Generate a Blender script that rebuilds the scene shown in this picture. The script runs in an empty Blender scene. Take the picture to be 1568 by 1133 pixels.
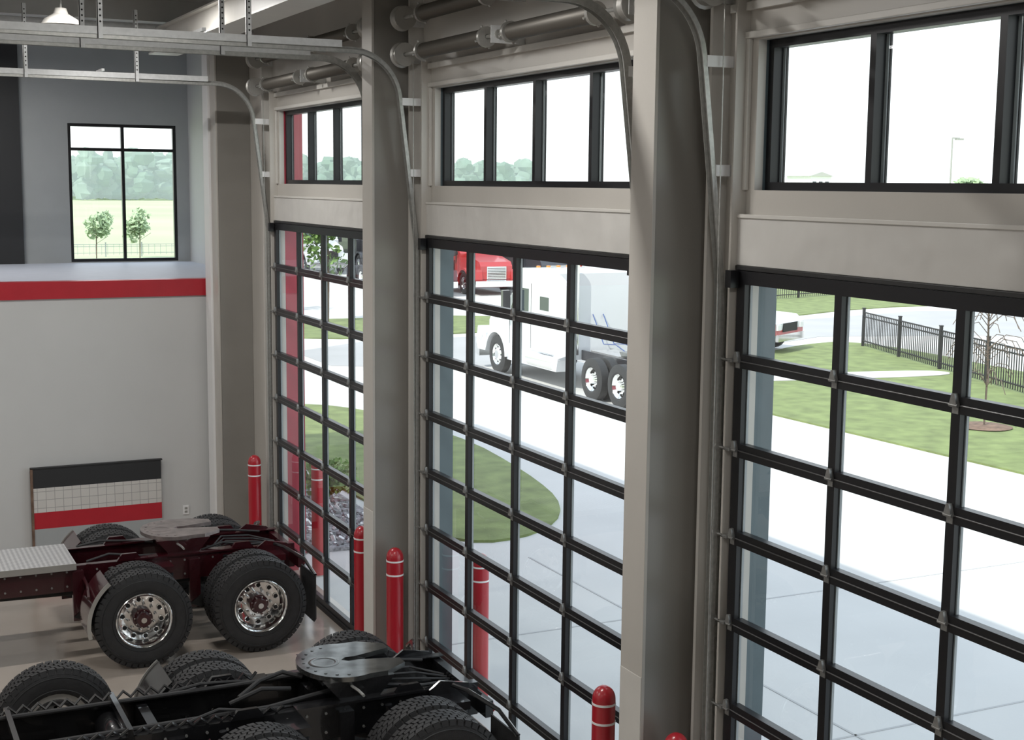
import bpy, math, random
from mathutils import Vector, Matrix
import bmesh
random.seed(7)
scene = bpy.context.scene
H = 5.15

# ------------------------------------------------------------------ materials
def mat(name, col, rough=0.5, metal=0.0, var=0.0, vscale=5.0, bump=0.0, bscale=40.0, spec=0.5, coat=0.0, emit=0.0, bdist=.01):
    m = bpy.data.materials.new(name); m.use_nodes = True
    nt = m.node_tree; b = nt.nodes['Principled BSDF']
    b.inputs['Base Color'].default_value = (*col, 1)
    b.inputs['Roughness'].default_value = rough
    b.inputs['Metallic'].default_value = metal
    b.inputs['Specular IOR Level'].default_value = spec
    b.inputs['Coat Weight'].default_value = coat
    tc = nt.nodes.new('ShaderNodeTexCoord')
    if emit:
        b.inputs['Emission Color'].default_value = (1, 1, 1, 1)
        b.inputs['Emission Strength'].default_value = emit
    if var > 0:
        n = nt.nodes.new('ShaderNodeTexNoise'); n.inputs['Scale'].default_value = vscale
        n.inputs['Detail'].default_value = 6
        nt.links.new(tc.outputs['Object'], n.inputs['Vector'])
        r = nt.nodes.new('ShaderNodeValToRGB')
        r.color_ramp.elements[0].position = 0.3; r.color_ramp.elements[1].position = 0.7
        r.color_ramp.elements[0].color = (*[c*(1-var) for c in col], 1)
        r.color_ramp.elements[1].color = (*[min(1, c*(1+var)) for c in col], 1)
        nt.links.new(n.outputs['Fac'], r.inputs['Fac'])
        nt.links.new(r.outputs['Color'], b.inputs['Base Color'])
    if bump > 0:
        n2 = nt.nodes.new('ShaderNodeTexNoise'); n2.inputs['Scale'].default_value = bscale
        nt.links.new(tc.outputs['Object'], n2.inputs['Vector'])
        bp = nt.nodes.new('ShaderNodeBump'); bp.inputs['Strength'].default_value = bump
        bp.inputs['Distance'].default_value = bdist
        nt.links.new(n2.outputs['Fac'], bp.inputs['Height'])
        nt.links.new(bp.outputs['Normal'], b.inputs['Normal'])
    return m

def glass_mat():
    m = bpy.data.materials.new('pane_glass'); m.use_nodes = True
    nt = m.node_tree; nt.nodes.clear()
    o = nt.nodes.new('ShaderNodeOutputMaterial'); mx = nt.nodes.new('ShaderNodeMixShader')
    t = nt.nodes.new('ShaderNodeBsdfTransparent'); t.inputs['Color'].default_value = (.93, .97, .96, 1)
    g = nt.nodes.new('ShaderNodeBsdfGlossy'); g.inputs['Roughness'].default_value = 0.0
    f = nt.nodes.new('ShaderNodeLayerWeight'); f.inputs['Blend'].default_value = .5
    p = nt.nodes.new('ShaderNodeMath'); p.operation = 'POWER'; p.inputs[1].default_value = 5
    q = nt.nodes.new('ShaderNodeMath'); q.operation = 'MULTIPLY_ADD'; q.inputs[1].default_value = .90; q.inputs[2].default_value = .08
    nt.links.new(f.outputs['Facing'], p.inputs[0]); nt.links.new(p.outputs[0], q.inputs[0])
    nt.links.new(q.outputs[0], mx.inputs[0]); nt.links.new(t.outputs[0], mx.inputs[1])
    nt.links.new(g.outputs[0], mx.inputs[2]); nt.links.new(mx.outputs[0], o.inputs[0])
    return m

M = {}
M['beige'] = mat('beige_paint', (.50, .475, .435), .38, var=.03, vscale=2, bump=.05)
M['taupe'] = mat('taupe_paint_shade', (.25, .237, .215), .26, var=.05, vscale=1.5, bump=.04)  # darkened beige: shade of the columns' -Y faces is put into this colour
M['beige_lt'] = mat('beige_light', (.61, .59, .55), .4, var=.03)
M['flap'] = mat('header_flashing', (.58, .565, .535), .42, var=.03, bump=.6, bscale=2.6, bdist=.06)
M['white_wall'] = mat('offwhite_wall', (.58, .585, .58), .6, var=.02, vscale=1.5, bump=.04)
M['grey_wall'] = mat('grey_wall', (.37, .39, .395), .6, var=.02)
M['ledge'] = mat('mezzanine_top', (.62, .66, .76), .5, var=.03)
M['red'] = mat('red_paint', (.46, .018, .030), .35, var=.05)
M['bollard_red'] = mat('bollard_plastic', (.40, .012, .022), .3, coat=.4)
M['ext_red'] = mat('exterior_red_panel', (.38, .040, .065), .4, var=.05)
M['ext_grey'] = mat('exterior_grey_panel', (.09, .125, .14), .5, var=.06)
M['bead'] = mat('glazing_bead', (.30, .32, .33), .5)
M['white'] = mat('white_paint', (.85, .85, .85), .4)
M['black_alu'] = mat('black_anodised', (.013, .013, .015), .35, metal=.3, spec=.5)
M['black_panel'] = mat('black_wall_panel', (.020, .021, .023), .6)
M['galv'] = mat('galvanised', (.42, .42, .40), .42, metal=.6, var=.15, vscale=30)
M['hinge'] = mat('hinge_steel', (.28, .28, .27), .42, metal=.6, var=.15, vscale=30)
M['galv_lt'] = mat('galvanised_bright', (.70, .71, .71), .45, metal=.2, var=.08, vscale=20)
M['shaft'] = mat('dark_hinge_rod', (.12, .12, .12), .4, metal=.5)
M['spring'] = mat('spring_steel', (.13, .12, .105), .45, metal=.5)
M['rubber'] = mat('tyre_rubber', (.016, .016, .017), .62, bump=.15, bscale=90, var=.2, vscale=14)
M['chrome'] = mat('polished_aluminium', (.86, .86, .85), .12, metal=1)
M['alu'] = mat('brushed_aluminium', (.50, .49, .46), .4, metal=.7, var=.1)
M['maroon'] = mat('maroon_paint', (.034, .004, .007), .22, coat=.6, var=.1)
M['blk'] = mat('black_paint', (.008, .008, .009), .24, coat=.5, spec=.5)
M['blk_matte'] = mat('black_matte', (.013, .013, .013), .55, var=.3, vscale=12)
M['grease'] = mat('greased_steel', (.20, .205, .20), .16, metal=.9, var=.45, vscale=7)
M['grease_brown'] = mat('greased_steel_brown', (.34, .29, .28), .28, metal=.7, var=.3, vscale=9)
M['hole'] = mat('dark_recess', (.01, .01, .01), .8)
M['orange'] = mat('amber_lens', (.8, .25, .02), .2)
M['concrete'] = mat('concrete_apron', (.56, .555, .54), .85, var=.05, vscale=.6, bump=.1, bscale=20)
M['joint'] = mat('joint_sealant', (.41, .41, .41), .9, var=.06, vscale=.5)
M['asphalt'] = mat('pale_asphalt', (.38, .38, .385), .9, var=.06, vscale=.5)
M['grass'] = mat('grass', (.165, .21, .072), .9, var=.28, vscale=2.2, bump=.6, bscale=30)
M['field'] = mat('field_grass', (.42, .49, .29), .95, var=.12, vscale=.03)
M['gravel'] = mat('gravel', (.26, .26, .27), .95, var=.6, vscale=18, bump=1, bscale=25)
M['leaf'] = mat('leaves', (.13, .22, .05), .7, var=.35, vscale=3)
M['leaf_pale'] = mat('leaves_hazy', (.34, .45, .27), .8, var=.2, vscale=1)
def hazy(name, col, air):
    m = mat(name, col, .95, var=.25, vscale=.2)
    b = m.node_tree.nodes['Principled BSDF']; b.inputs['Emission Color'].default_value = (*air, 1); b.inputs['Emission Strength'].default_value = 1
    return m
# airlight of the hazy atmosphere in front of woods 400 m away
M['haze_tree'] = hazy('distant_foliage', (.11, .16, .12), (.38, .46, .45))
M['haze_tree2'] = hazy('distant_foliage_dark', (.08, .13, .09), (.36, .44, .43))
M['bark'] = mat('bark', (.12, .09, .07), .9, var=.2)
M['mulch'] = mat('mulch', (.16, .10, .07), .95, var=.4, vscale=8)
M['fence'] = mat('fence_black', (.015, .015, .017), .5)
M['tglass'] = mat('truck_window', (.03, .04, .05), .08, spec=.8)
M['tw'] = mat('truck_white', (.62, .64, .66), .25, coat=.5)
M['tr'] = mat('truck_red', (.42, .03, .03), .3, coat=.5)
M['tm'] = mat('truck_maroon', (.10, .02, .03), .3, coat=.5)
M['tb'] = mat('truck_blue', (.04, .08, .25), .3, coat=.5)
M['tk'] = mat('truck_black', (.03, .03, .035), .3, coat=.5)
M['glass'] = glass_mat()
M['roof'] = mat('ceiling_deck', (.46, .46, .44), .6, var=.03)
M['lamp'] = mat('lamp_diffuser', (.9, .9, .9), .5, emit=8)
M['floor'] = mat('polished_concrete_floor', (.36, .31, .265), .14, var=.10, vscale=.9, spec=.5)
def plate_mat():
    m = bpy.data.materials.new('tread_plate'); m.use_nodes = True
    nt = m.node_tree; b = nt.nodes['Principled BSDF']
    b.inputs['Metallic'].default_value = .6
    b.inputs['Roughness'].default_value = .38
    tc = nt.nodes.new('ShaderNodeTexCoord'); mp = nt.nodes.new('ShaderNodeMapping')
    mp.inputs['Rotation'].default_value = (0, 0, math.radians(45)); mp.inputs['Scale'].default_value = (28, 28, 28)
    ch = nt.nodes.new('ShaderNodeTexChecker'); ch.inputs['Scale'].default_value = 1
    ch.inputs['Color1'].default_value = (.7, .7, .7, 1); ch.inputs['Color2'].default_value = (.42, .42, .43, 1)
    nt.links.new(tc.outputs['Object'], mp.inputs[0]); nt.links.new(mp.outputs[0], ch.inputs['Vector'])
    nt.links.new(ch.outputs['Color'], b.inputs['Base Color'])
    bp = nt.nodes.new('ShaderNodeBump'); bp.inputs['Distance'].default_value = .004
    nt.links.new(ch.outputs['Fac'], bp.inputs['Height']); nt.links.new(bp.outputs['Normal'], b.inputs['Normal'])
    return m
M['plate'] = plate_mat()
def tile_mat():
    m = bpy.data.materials.new('white_tile_grid'); m.use_nodes = True
    nt = m.node_tree; b = nt.nodes['Principled BSDF']; b.inputs['Roughness'].default_value = .4
    tc = nt.nodes.new('ShaderNodeTexCoord'); mp = nt.nodes.new('ShaderNodeMapping')
    mp.inputs['Rotation'].default_value = (math.radians(-90), 0, 0)
    br = nt.nodes.new('ShaderNodeTexBrick'); br.offset = 0
    br.inputs['Color1'].default_value = (.62, .60, .57, 1); br.inputs['Color2'].default_value = (.66, .64, .61, 1)
    br.inputs['Mortar'].default_value = (.35, .34, .33, 1); br.inputs['Scale'].default_value = 1
    br.inputs['Mortar Size'].default_value = .004; br.inputs['Brick Width'].default_value = .115; br.inputs['Row Height'].default_value = .115
    nt.links.new(tc.outputs['Object'], mp.inputs[0]); nt.links.new(mp.outputs[0], br.inputs['Vector'])
    nt.links.new(br.outputs['Color'], b.inputs['Base Color'])
    return m
M['tile'] = tile_mat()

# ------------------------------------------------------------------ mesh builder
class MB:
    def __init__(s): s.v = []; s.f = []; s.m = []; s.mats = []
    def mi(s, k):
        if k not in s.mats: s.mats.append(k)
        return s.mats.index(k)
    def add(s, vs, fs, k):
        o = len(s.v); s.v += [tuple(v) for v in vs]; i = s.mi(k)
        for f in fs: s.f.append([o+a for a in f]); s.m.append(i)
    def box(s, x0, x1, y0, y1, z0, z1, k, R=None, c=None):
        vs = [Vector((x, y, z)) for x in (x0, x1) for y in (y0, y1) for z in (z0, z1)]
        if R is not None:
            cc = Vector(c) if c is not None else Vector(((x0+x1)/2, (y0+y1)/2, (z0+z1)/2))
            vs = [R @ (v-cc)+cc for v in vs]
        s.add(vs, [(0, 1, 3, 2), (4, 6, 7, 5), (0, 4, 5, 1), (2, 3, 7, 6), (0, 2, 6, 4), (1, 5, 7, 3)], k)
    def frame_ax(s, d):
        d = d.normalized(); a = Vector((0, 0, 1)) if abs(d.z) < .9 else Vector((1, 0, 0))
        u = d.cross(a).normalized(); w = d.cross(u).normalized(); return u, w
    def cyl(s, p0, p1, r, k, seg=14, r2=None):
        p0 = Vector(p0); p1 = Vector(p1); r2 = r if r2 is None else r2
        u, w = s.frame_ax(p1-p0); vs = []
        for i in range(seg):
            a = 2*math.pi*i/seg; d = u*math.cos(a)+w*math.sin(a); vs += [p0+d*r, p1+d*r2]
        fs = [(2*i, 2*i+1, (2*i+3) % (2*seg), (2*i+2) % (2*seg)) for i in range(seg)]
        fs += [tuple(2*i for i in range(seg)), tuple(2*i+1 for i in range(seg))]
        s.add(vs, fs, k)
    def tube(s, pts, r, k, seg=8):
        pts = [Vector(p) for p in pts]; n = len(pts); vs = []
        for j, p in enumerate(pts):
            d = pts[min(j+1, n-1)]-pts[max(j-1, 0)]; u, w = s.frame_ax(d)
            for i in range(seg):
                a = 2*math.pi*i/seg; vs.append(p+u*math.cos(a)*r+w*math.sin(a)*r)
        fs = []
        for j in range(n-1):
            for i in range(seg):
                fs.append((j*seg+i, j*seg+(i+1) % seg, (j+1)*seg+(i+1) % seg, (j+1)*seg+i))
        fs += [tuple(range(seg)), tuple((n-1)*seg+i for i in range(seg))]
        s.add(vs, fs, k)
    def lathe(s, prof, o, ax, k, seg=32, closed=False):
        o = Vector(o); ax = Vector(ax).normalized(); u, w = s.frame_ax(ax); vs = []; n = len(prof)
        for r, h in prof:
            for i in range(seg):
                a = 2*math.pi*i/seg; vs.append(o+ax*h+(u*math.cos(a)+w*math.sin(a))*max(r, 1e-4))
        fs = []
        for j in range(n if closed else n-1):
            j2 = (j+1) % n
            for i in range(seg): fs.append((j*seg+i, j*seg+(i+1) % seg, j2*seg+(i+1) % seg, j2*seg+i))
        s.add(vs, fs, k)
    def prism(s, poly, a0, a1, k, plane='xz'):
        def P(p, a):
            return {'xz': (p[0], a, p[1]), 'xy': (p[0], p[1], a), 'yz': (a, p[0], p[1])}[plane]
        n = len(poly); vs = [P(p, a0) for p in poly]+[P(p, a1) for p in poly]
        fs = [tuple(range(n)), tuple(range(n, 2*n))]+[(i, (i+1) % n, n+(i+1) % n, n+i) for i in range(n)]
        s.add(vs, fs, k)
    def sweep(s, path, n0, n1, y0, y1, k):
        """rect section swept along an xz path; n0,n1 offsets along in-plane normal"""
        n = len(path); vs = []
        for j in range(n):
            a = path[max(j-1, 0)]; b = path[min(j+1, n-1)]
            d = Vector((b[0]-a[0], b[1]-a[1])).normalized(); nn = Vector((-d.y, d.x)); p = Vector(path[j])
            for off, y in ((n0, y0), (n1, y0), (n1, y1), (n0, y1)):
                q = p+nn*off; vs.append((q.x, y, q.y))
        fs = [(0, 1, 2, 3), tuple(4*(n-1)+i for i in range(4))]
        for j in range(n-1):
            for i in range(4): fs.append((4*j+i, 4*j+(i+1) % 4, 4*j+4+(i+1) % 4, 4*j+4+i))
        s.add(vs, fs, k)
    def mesh(s, name):
        me = bpy.data.meshes.new(name); me.from_pydata(s.v, [], s.f)
        for k in s.mats: me.materials.append(M[k])
        me.polygons.foreach_set('material_index', s.m)
        bm = bmesh.new(); bm.from_mesh(me); bmesh.ops.recalc_face_normals(bm, faces=bm.faces); bm.to_mesh(me); bm.free()
        me.shade_smooth(); me.set_sharp_from_angle(angle=math.radians(32)); return me
    def build(s, name, parent=None, bevel=0, loc=None):
        return put(s.mesh(name), name, parent, loc, bevel=bevel)

def put(me, name, parent=None, loc=None, rotz=0, bevel=0):
    ob = bpy.data.objects.new(name, me); scene.collection.objects.link(ob)
    if loc: ob.location = loc
    ob.rotation_euler[2] = rotz
    if parent: ob.parent = parent
    if bevel:
        b = ob.modifiers.new('bev', 'BEVEL'); b.width = bevel; b.segments = 2; b.limit_method = 'ANGLE'
    return ob
def empty(name, loc=(0, 0, 0)):
    e = bpy.data.objects.new(name, None); e.location = loc; e.empty_display_size = .2
    scene.collection.objects.link(e); return e

# ------------------------------------------------------------------ constants
XI = 5.17            # inner face of door wall
YLs = [17.67, 12.49, 7.31]
DW = 3.96
ZT = 4.66
XO = 5.37
ROOF = 7.5

# ------------------------------------------------------------------ shell
b = MB(); b.box(-12, XO, -3, 24.3, -.15, 0, 'floor'); b.build('floor')
b = MB()
def wallbox(y0, y1, z0, z1, outer='ext_grey', xo=XO):
    b.box(XI, XI+.06, y0, y1, z0, z1, 'beige'); b.box(XI+.06, xo, y0, y1, z0, z1, outer)
wallbox(-3, YLs[2]-DW+.06, 0, ROOF)
for i, YL in enumerate(YLs):
    y0, y1 = YL-DW+.06, YL-.06
    wallbox(y0, y1, ZT-.02, 5.13); wallbox(y0, y1, 6.05, ROOF)
    if i > 0: wallbox(y1, YLs[i-1]-DW+.06, 0, ROOF)
wallbox(YLs[0]-.06, 19.9, 0, ROOF, 'ext_red', XO)
b.build('wall_right')
b = MB(); b.box(5.58, 5.72, 18.4, 24.3, 0, ROOF, 'ext_red'); b.box(XO, 5.58, 18.4, 18.5, 0, ROOF, 'ext_red'); b.box(5.48, 5.58, 19.9, 24.1, 0, ROOF, 'white_wall'); b.build('wall_right_end')
b = MB()
for YL in YLs:
    y0, y1 = YL-DW-.25, YL+.06
    b.box(XI-.05, XI, y0, y1, ZT, 4.97, 'flap')
    b.box(XI-.06, XI-.05, y0, y1, 4.955, 4.98, 'beige_lt')
    b.box(XI-.04, XI, y0-.0, y1, 6.06, 6.10, 'beige_lt')
    b.box(XI-.03, XI, YL+.0, YL+.05, 5.13, 6.06, 'beige_lt')
    b.box(XI-.062, XI-.0, y0, y1, ZT-.03, ZT-.001, 'blk_matte')
b.build('trim_1', bevel=.004)
b = MB()
for YL in YLs:
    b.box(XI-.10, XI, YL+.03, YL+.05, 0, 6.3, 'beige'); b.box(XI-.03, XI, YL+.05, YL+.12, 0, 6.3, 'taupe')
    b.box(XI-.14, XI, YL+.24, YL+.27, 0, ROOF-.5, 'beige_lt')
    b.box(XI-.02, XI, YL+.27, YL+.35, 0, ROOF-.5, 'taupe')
    b.box(XI-.10, XI, YL-DW-.05, YL-DW-.03, 0, 6.3, 'beige')
b.build('trim_2')
b = MB(); b.box(-12, XI, 19.72, 19.9, 0, 3.55, 'white_wall'); b.build('wall_back')
b = MB(); b.box(-12, XI, 19.69, 19.9, 3.55, 3.785, 'red'); b.build('trim_3')
b = MB(); b.box(-12, 5.48, 19.9, 24.1, 3.6, 3.785, 'ledge'); b.build('mezzanine_floor')
b = MB()
wx0, wx1, wz0, wz1 = 3.50, 5.27, 3.80, 6.08
b.box(-12, wx0, 24.1, 24.3, 0, ROOF, 'grey_wall'); b.box(wx1, 5.58, 24.1, 24.3, 0, ROOF, 'grey_wall')
b.box(wx0, wx1, 24.1, 24.3, 0, wz0, 'grey_wall'); b.box(wx0, wx1, 24.1, 24.3, wz1, ROOF, 'grey_wall')
b.build('wall_back_upper')
b = MB(); b.box(-4, 2.75, 24.02, 24.1, 3.785, ROOF, 'black_panel'); b.build('trim_4')
b = MB(); b.box(-12.2, -12, -3, 24.3, 0, ROOF, 'white_wall'); b.build('wall_left')
b = MB(); b.box(-12, XO, -3.2, -3, 0, ROOF, 'grey_wall'); b.build('wall_front')
b = MB(); b.box(-12.2, 5.8, -3.2, 24.3, ROOF, ROOF+.3, 'roof')
b.build('ceiling')
b = MB()
for y in [1, 4, 7, 10, 13, 16, 18.9, 22]:
    b.box(-12, XI, y, y+.12, ROOF-.28, ROOF, 'roof')
b.build('ceiling_joists')
b = MB(); b.box(3.9, 4.12, -3, 19.0, 6.82, 7.08, 'beige_lt'); b.box(3.82, 4.2, -3, 19.0, 6.80, 6.82, 'beige_lt'); b.box(3.82, 4.2, -3, 19.0, 7.08, 7.1, 'beige_lt')
for y in [1.06, 7.06, 13.06]: b.box(3.95, 4.05, y-.05, y+.05, 7.1, ROOF-.28, 'galv')
b.build('roof_beam')
for y in (7.67, 12.85):
    b = MB(); b.box(4.715, XI, y+.006, y+.274, 0, ROOF-.3, 'taupe'); b.box(4.69, 4.715, y, y+.28, 0, ROOF-.3, 'beige'); b.box(4.685, 4.69, y+.004, y+.276, 0, 1.9, 'beige_lt')  # column body darker than its face plate, side shade painted in
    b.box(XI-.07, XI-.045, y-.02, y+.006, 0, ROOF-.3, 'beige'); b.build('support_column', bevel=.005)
b = MB(); b.box(4.715, XI, 19.006, 19.6, 0, ROOF-.3, 'taupe'); b.box(4.66, 4.715, 19.30, 19.6, 0, ROOF-.3, 'white'); b.box(4.69, 4.715, 19.0, 19.3, 0, ROOF-.3, 'beige'); b.build('support_column', bevel=.005)  # corner column: side shade in the taupe, window light painted as the white strip

def pane(b, axis, a0, a1, z0, z1, g):
    if axis == 'y': b.add([(g, a0, z0), (g, a1, z0), (g, a1, z1), (g, a0, z1)], [(0, 1, 2, 3)], 'glass')
    else: b.add([(a0, g, z0), (a1, g, z0), (a1, g, z1), (a0, g, z1)], [(0, 1, 2, 3)], 'glass')
def window(name, axis, a0, a1, z0, z1, p0, p1, mull, horiz=(), fw=.06):
    b = MB()
    def bx(u0, u1, w0, w1, pp0, pp1, k):
        if axis == 'y': b.box(pp0, pp1, u0, u1, w0, w1, k)
        else: b.box(u0, u1, pp0, pp1, w0, w1, k)
    bx(a0, a0+fw, z0, z1, p0, p1, 'black_alu'); bx(a1-fw, a1, z0, z1, p0, p1, 'black_alu')
    bx(a0+fw, a1-fw, z0, z0+fw, p0, p1, 'black_alu'); bx(a0+fw, a1-fw, z1-fw, z1, p0, p1, 'black_alu')
    for m_ in mull: bx(m_-fw/2, m_+fw/2, z0+fw, z1-fw, p0, p1, 'black_alu')
    for h in horiz: bx(a0+fw, a1-fw, h-fw/2, h+fw/2, p0+.005, p1-.005, 'black_alu')
    if axis == 'y':
        for m_ in list(mull)+[a1-fw/2]:
            bx(m_-fw/2-.022, m_-fw/2, z0+fw, z1-fw, p1-.02, p1, 'bead'); bx(m_-fw/2-.030, m_-fw/2-.022, z0+fw, z1-fw, p1-.012, p1, 'black_alu')
    pane(b, axis, a0+fw*.5, a1-fw*.5, z0+fw*.5, z1-fw*.5, (p0+p1)/2)
    b.build(name)
for i, YL in enumerate(YLs):
    a1 = YL-.06; a0 = YL-DW+.06
    window('window_%d' % (i+1), 'y', a0, a1, 5.13, 6.05, 5.25, 5.34, [a1-.97*j for j in (1, 2, 3)], fw=.05)
window('window_4', 'x', wx0, wx1, wz0, wz1, 24.12, 24.2, [(wx0+wx1)/2], [5.66], fw=.05)

# ------------------------------------------------------------------ doors
def make_door(i, YL):
    b = MB(); YR = YL-DW; x0, x1 = XI-.065, XI-.01
    nb = 8; z0 = .05; h = (ZT-.03-z0)/nb
    st = .085; mull = [YL-.03-.965*j for j in (1, 2, 3)]
    for k in range(nb):
        a = z0+k*h+.002; c = z0+(k+1)*h-.002
        b.box(x0, x1, YL-st, YL, a, c, 'black_alu'); b.box(x0, x1, YR, YR+st, a, c, 'black_alu')
        tr = .085 if k == nb-1 else .043
        br = .08 if k == 0 else .043
        b.box(x0, x1, YR+st, YL-st, a, a+br, 'black_alu'); b.box(x0, x1, YR+st, YL-st, c-tr, c, 'black_alu')
        for m_ in mull:
            b.box(x0, x1, m_-.032, m_+.032, a+br, c-tr, 'black_alu')
            b.box(x1-.016, x1, m_-.041, m_-.032, a+br, c-tr, 'bead')
        b.box(x1-.016, x1, YL-st-.009, YL-st, a+br, c-tr, 'bead')
    for k in range(nb):
        a = z0+k*h; c = a+h
        pane(b, 'y', YR+.04, YL-.04, a+.03, c-.03, XI-.030)
    for k in range(1, nb):
        z = z0+k*h
        b.cyl((x0-.002, YR+.02, z), (x0-.002, YL-.02, z), .004, 'shaft', 6)
        for m_ in mull+[YL-.04, YR+.04]:
            b.box(x0-.005, x0, m_-.022, m_+.022, z-.045, z-.006, 'hinge')
            b.prism([(m_-.026, z+.004), (m_+.026, z+.004), (m_+.010, z+.06), (m_-.010, z+.06)], x0-.025, x0, 'hinge', 'yz')
            b.cyl((x0-.016, m_-.030, z), (x0-.016, m_+.030, z), .011, 'hinge', 8)
        for ye, s in ((YL, 1), (YR, -1)):
            b.box(x0-.035, x0-.01, ye-.02 if s > 0 else ye-.05, ye+.05 if s > 0 else ye+.02, z-.010, z+.010, 'hinge')
            b.cyl((x0-.03, ye, z), (x0-.03, ye+s*.11, z), .008, 'hinge', 6)
            b.cyl((x0-.03, ye+s*.10, z), (x0-.03, ye+s*.125, z), .024, 'galv', 10)
    for ye in (YL, YR):
        b.box(x0-.07, x0-.01, ye-.03, ye+.03, ZT-.14, ZT-.03, 'black_alu')
    b.box(x0-.02, x1, YR, YL, 0.0, .052, 'rubber')
    b.build('door_%d' % i)
for i, YL in enumerate(YLs): make_door(i+1, YL)

def arc(c, r, a0, a1, n):
    return [(c[0]+r*math.cos(math.radians(a0+(a1-a0)*t/n)), c[1]+r*math.sin(math.radians(a0+(a1-a0)*t/n))) for t in range(n+1)]
for i, YL in enumerate(YLs):
    YR = YL-DW
    tr = empty('door_track_assembly')
    for s, ye in ((1, YL+.13), (-1, YR-.13)):
        b = MB()
        path = [(5.075, .03), (5.075, 4.55), (5.05, 4.75), (4.90, 5.93)]+arc((4.42, 5.90), .48, 8, 90, 12)+[(.5, 6.40)]
        b.sweep(path, -.003, .003, ye-.03, ye+.03, 'galv')
        b.sweep(path, -.03, .03, ye-.033+(.063 if s > 0 else 0), ye-.03+(.063 if s > 0 else 0), 'galv')
        b.sweep(path, .0, .03, ye-.033 if s > 0 else ye+.03, ye-.03 if s > 0 else ye+.033, 'galv')
        b.box(XI-.05, XI-.035, ye-.02, ye+.04, 0, 4.6, 'galv')
        for z in [.4, 1.3, 2.2, 3.1, 4.0]: b.box(5.08, XI-.035, ye+.0, ye+.004, z, z+.07, 'galv')
        for z, xx in ((5.92, 4.90), (5.25, 4.985)):
            b.box(xx, XI-.0, ye-.036, ye-.03, z-.035, z+.035, 'white')
        b.box(.5, 4.3, ye-.045, ye-.04, 6.395, 6.46, 'galv_lt')
        for hx in (.9, 2.1, 3.4):
            b.box(hx, hx+.045, ye-.056, ye-.046, 6.36, ROOF-.28, 'galv_lt'); b.box(hx, hx+.006, ye-.056, ye-.01, 6.36, ROOF-.28, 'galv_lt')
            for q in range(14): b.cyl((hx+.024, ye-.059, 6.5+q*.05), (hx+.024, ye-.0455, 6.5+q*.05), .009, 'hole', 6)
        b.box(3.0, 3.035, ye-.05, ye+.35, 6.47, 6.50, 'galv_lt')
        b.box(.5, .56, ye-.05, ye+.05, 6.36, 6.44, 'galv')
        b.tube([(5.02, ye-.06*s, .15), (5.0, ye-.06*s, 6.3)], .004, 'galv', 5)
        b.build('track', tr)
    b = MB()
    for Z, X in ((6.36, 4.93), (6.70, 4.93)):
        b.cyl((X, YR-.2, Z), (X, YL+.2, Z), .016, 'galv', 10)
        for c0 in (YL-.35, YR+1.75):
            c1 = c0-1.35; n = 54; prof = []
            for q in range(n+1):
                prof += [(.070, -(q)*(1.35/n)), (.060, -(q+.5)*(1.35/n))]
            b.lathe([(.02, 0)]+prof+[(.02, -1.37)], (X, c0, Z), (0, 1, 0), 'spring', 16)
            for cc in (c0+.02, c1-.03):
                b.lathe([(.02, -.03), (.085, -.03), (.085, .01), (.06, .03), (.05, .05), (.02, .05)], (X, cc, Z), (0, 1, 0), 'alu', 16)
                for q in range(4):
                    a = q*math.pi/2+.4; b.cyl((X+.07*math.cos(a), cc+.01, Z+.07*math.sin(a)), (X+.10*math.cos(a), cc+.01, Z+.10*math.sin(a)), .010, 'alu', 6)
        for ye in (YL+.14, YR-.14):
            b.lathe([(.02, -.05), (.11, -.05), (.10, -.03), (.09, .0), (.10, .04), (.12, .05), (.02, .06)], (X, ye, Z), (0, 1, 0), 'alu', 20)
        for ye in (YL+.22, (YL+YR)/2, YR-.22):
            b.box(X-.07, XI, ye-.004, ye+.004, Z-.07, Z+.07, 'galv_lt')
            b.cyl((X, ye-.02, Z), (X, ye+.02, Z), .04, 'alu', 12)
    b.box(XI-.04, XI, YR-.2, YL+.2, 6.23, 6.28, 'beige_lt')
    b.build('torsion_springs', tr)

# ------------------------------------------------------------------ bollards
bb = MB()
prof = [(0.001, 0), (.085, 0), (.085, 1.47)]+[(.085*math.cos(math.radians(a)), 1.47+.10*math.sin(math.radians(a))) for a in range(10, 91, 10)]
bb.lathe(prof, (0, 0, 0), (0, 0, 1), 'bollard_red', 28)
for z in (1.30, 1.44):
    bb.lathe([(.084, z-.008), (.0875, z-.008), (.0875, z+.008), (.084, z+.008)], (0, 0, 0), (0, 0, 1), 'white', 28)
bb.lathe([(.085, 0), (.12, 0), (.12, .012), (.085, .012)], (0, 0, 0), (0, 0, 1), 'galv', 24)
bm_ = bb.mesh('bollard')
for YL in YLs:
    for x, y, z in ((4.84, YL+.15, 0), (4.84, YL-DW-.10, 0), (5.56, YL-.32, -.02)):
        put(bm_, 'bollard', None, (x, y, z))

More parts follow.
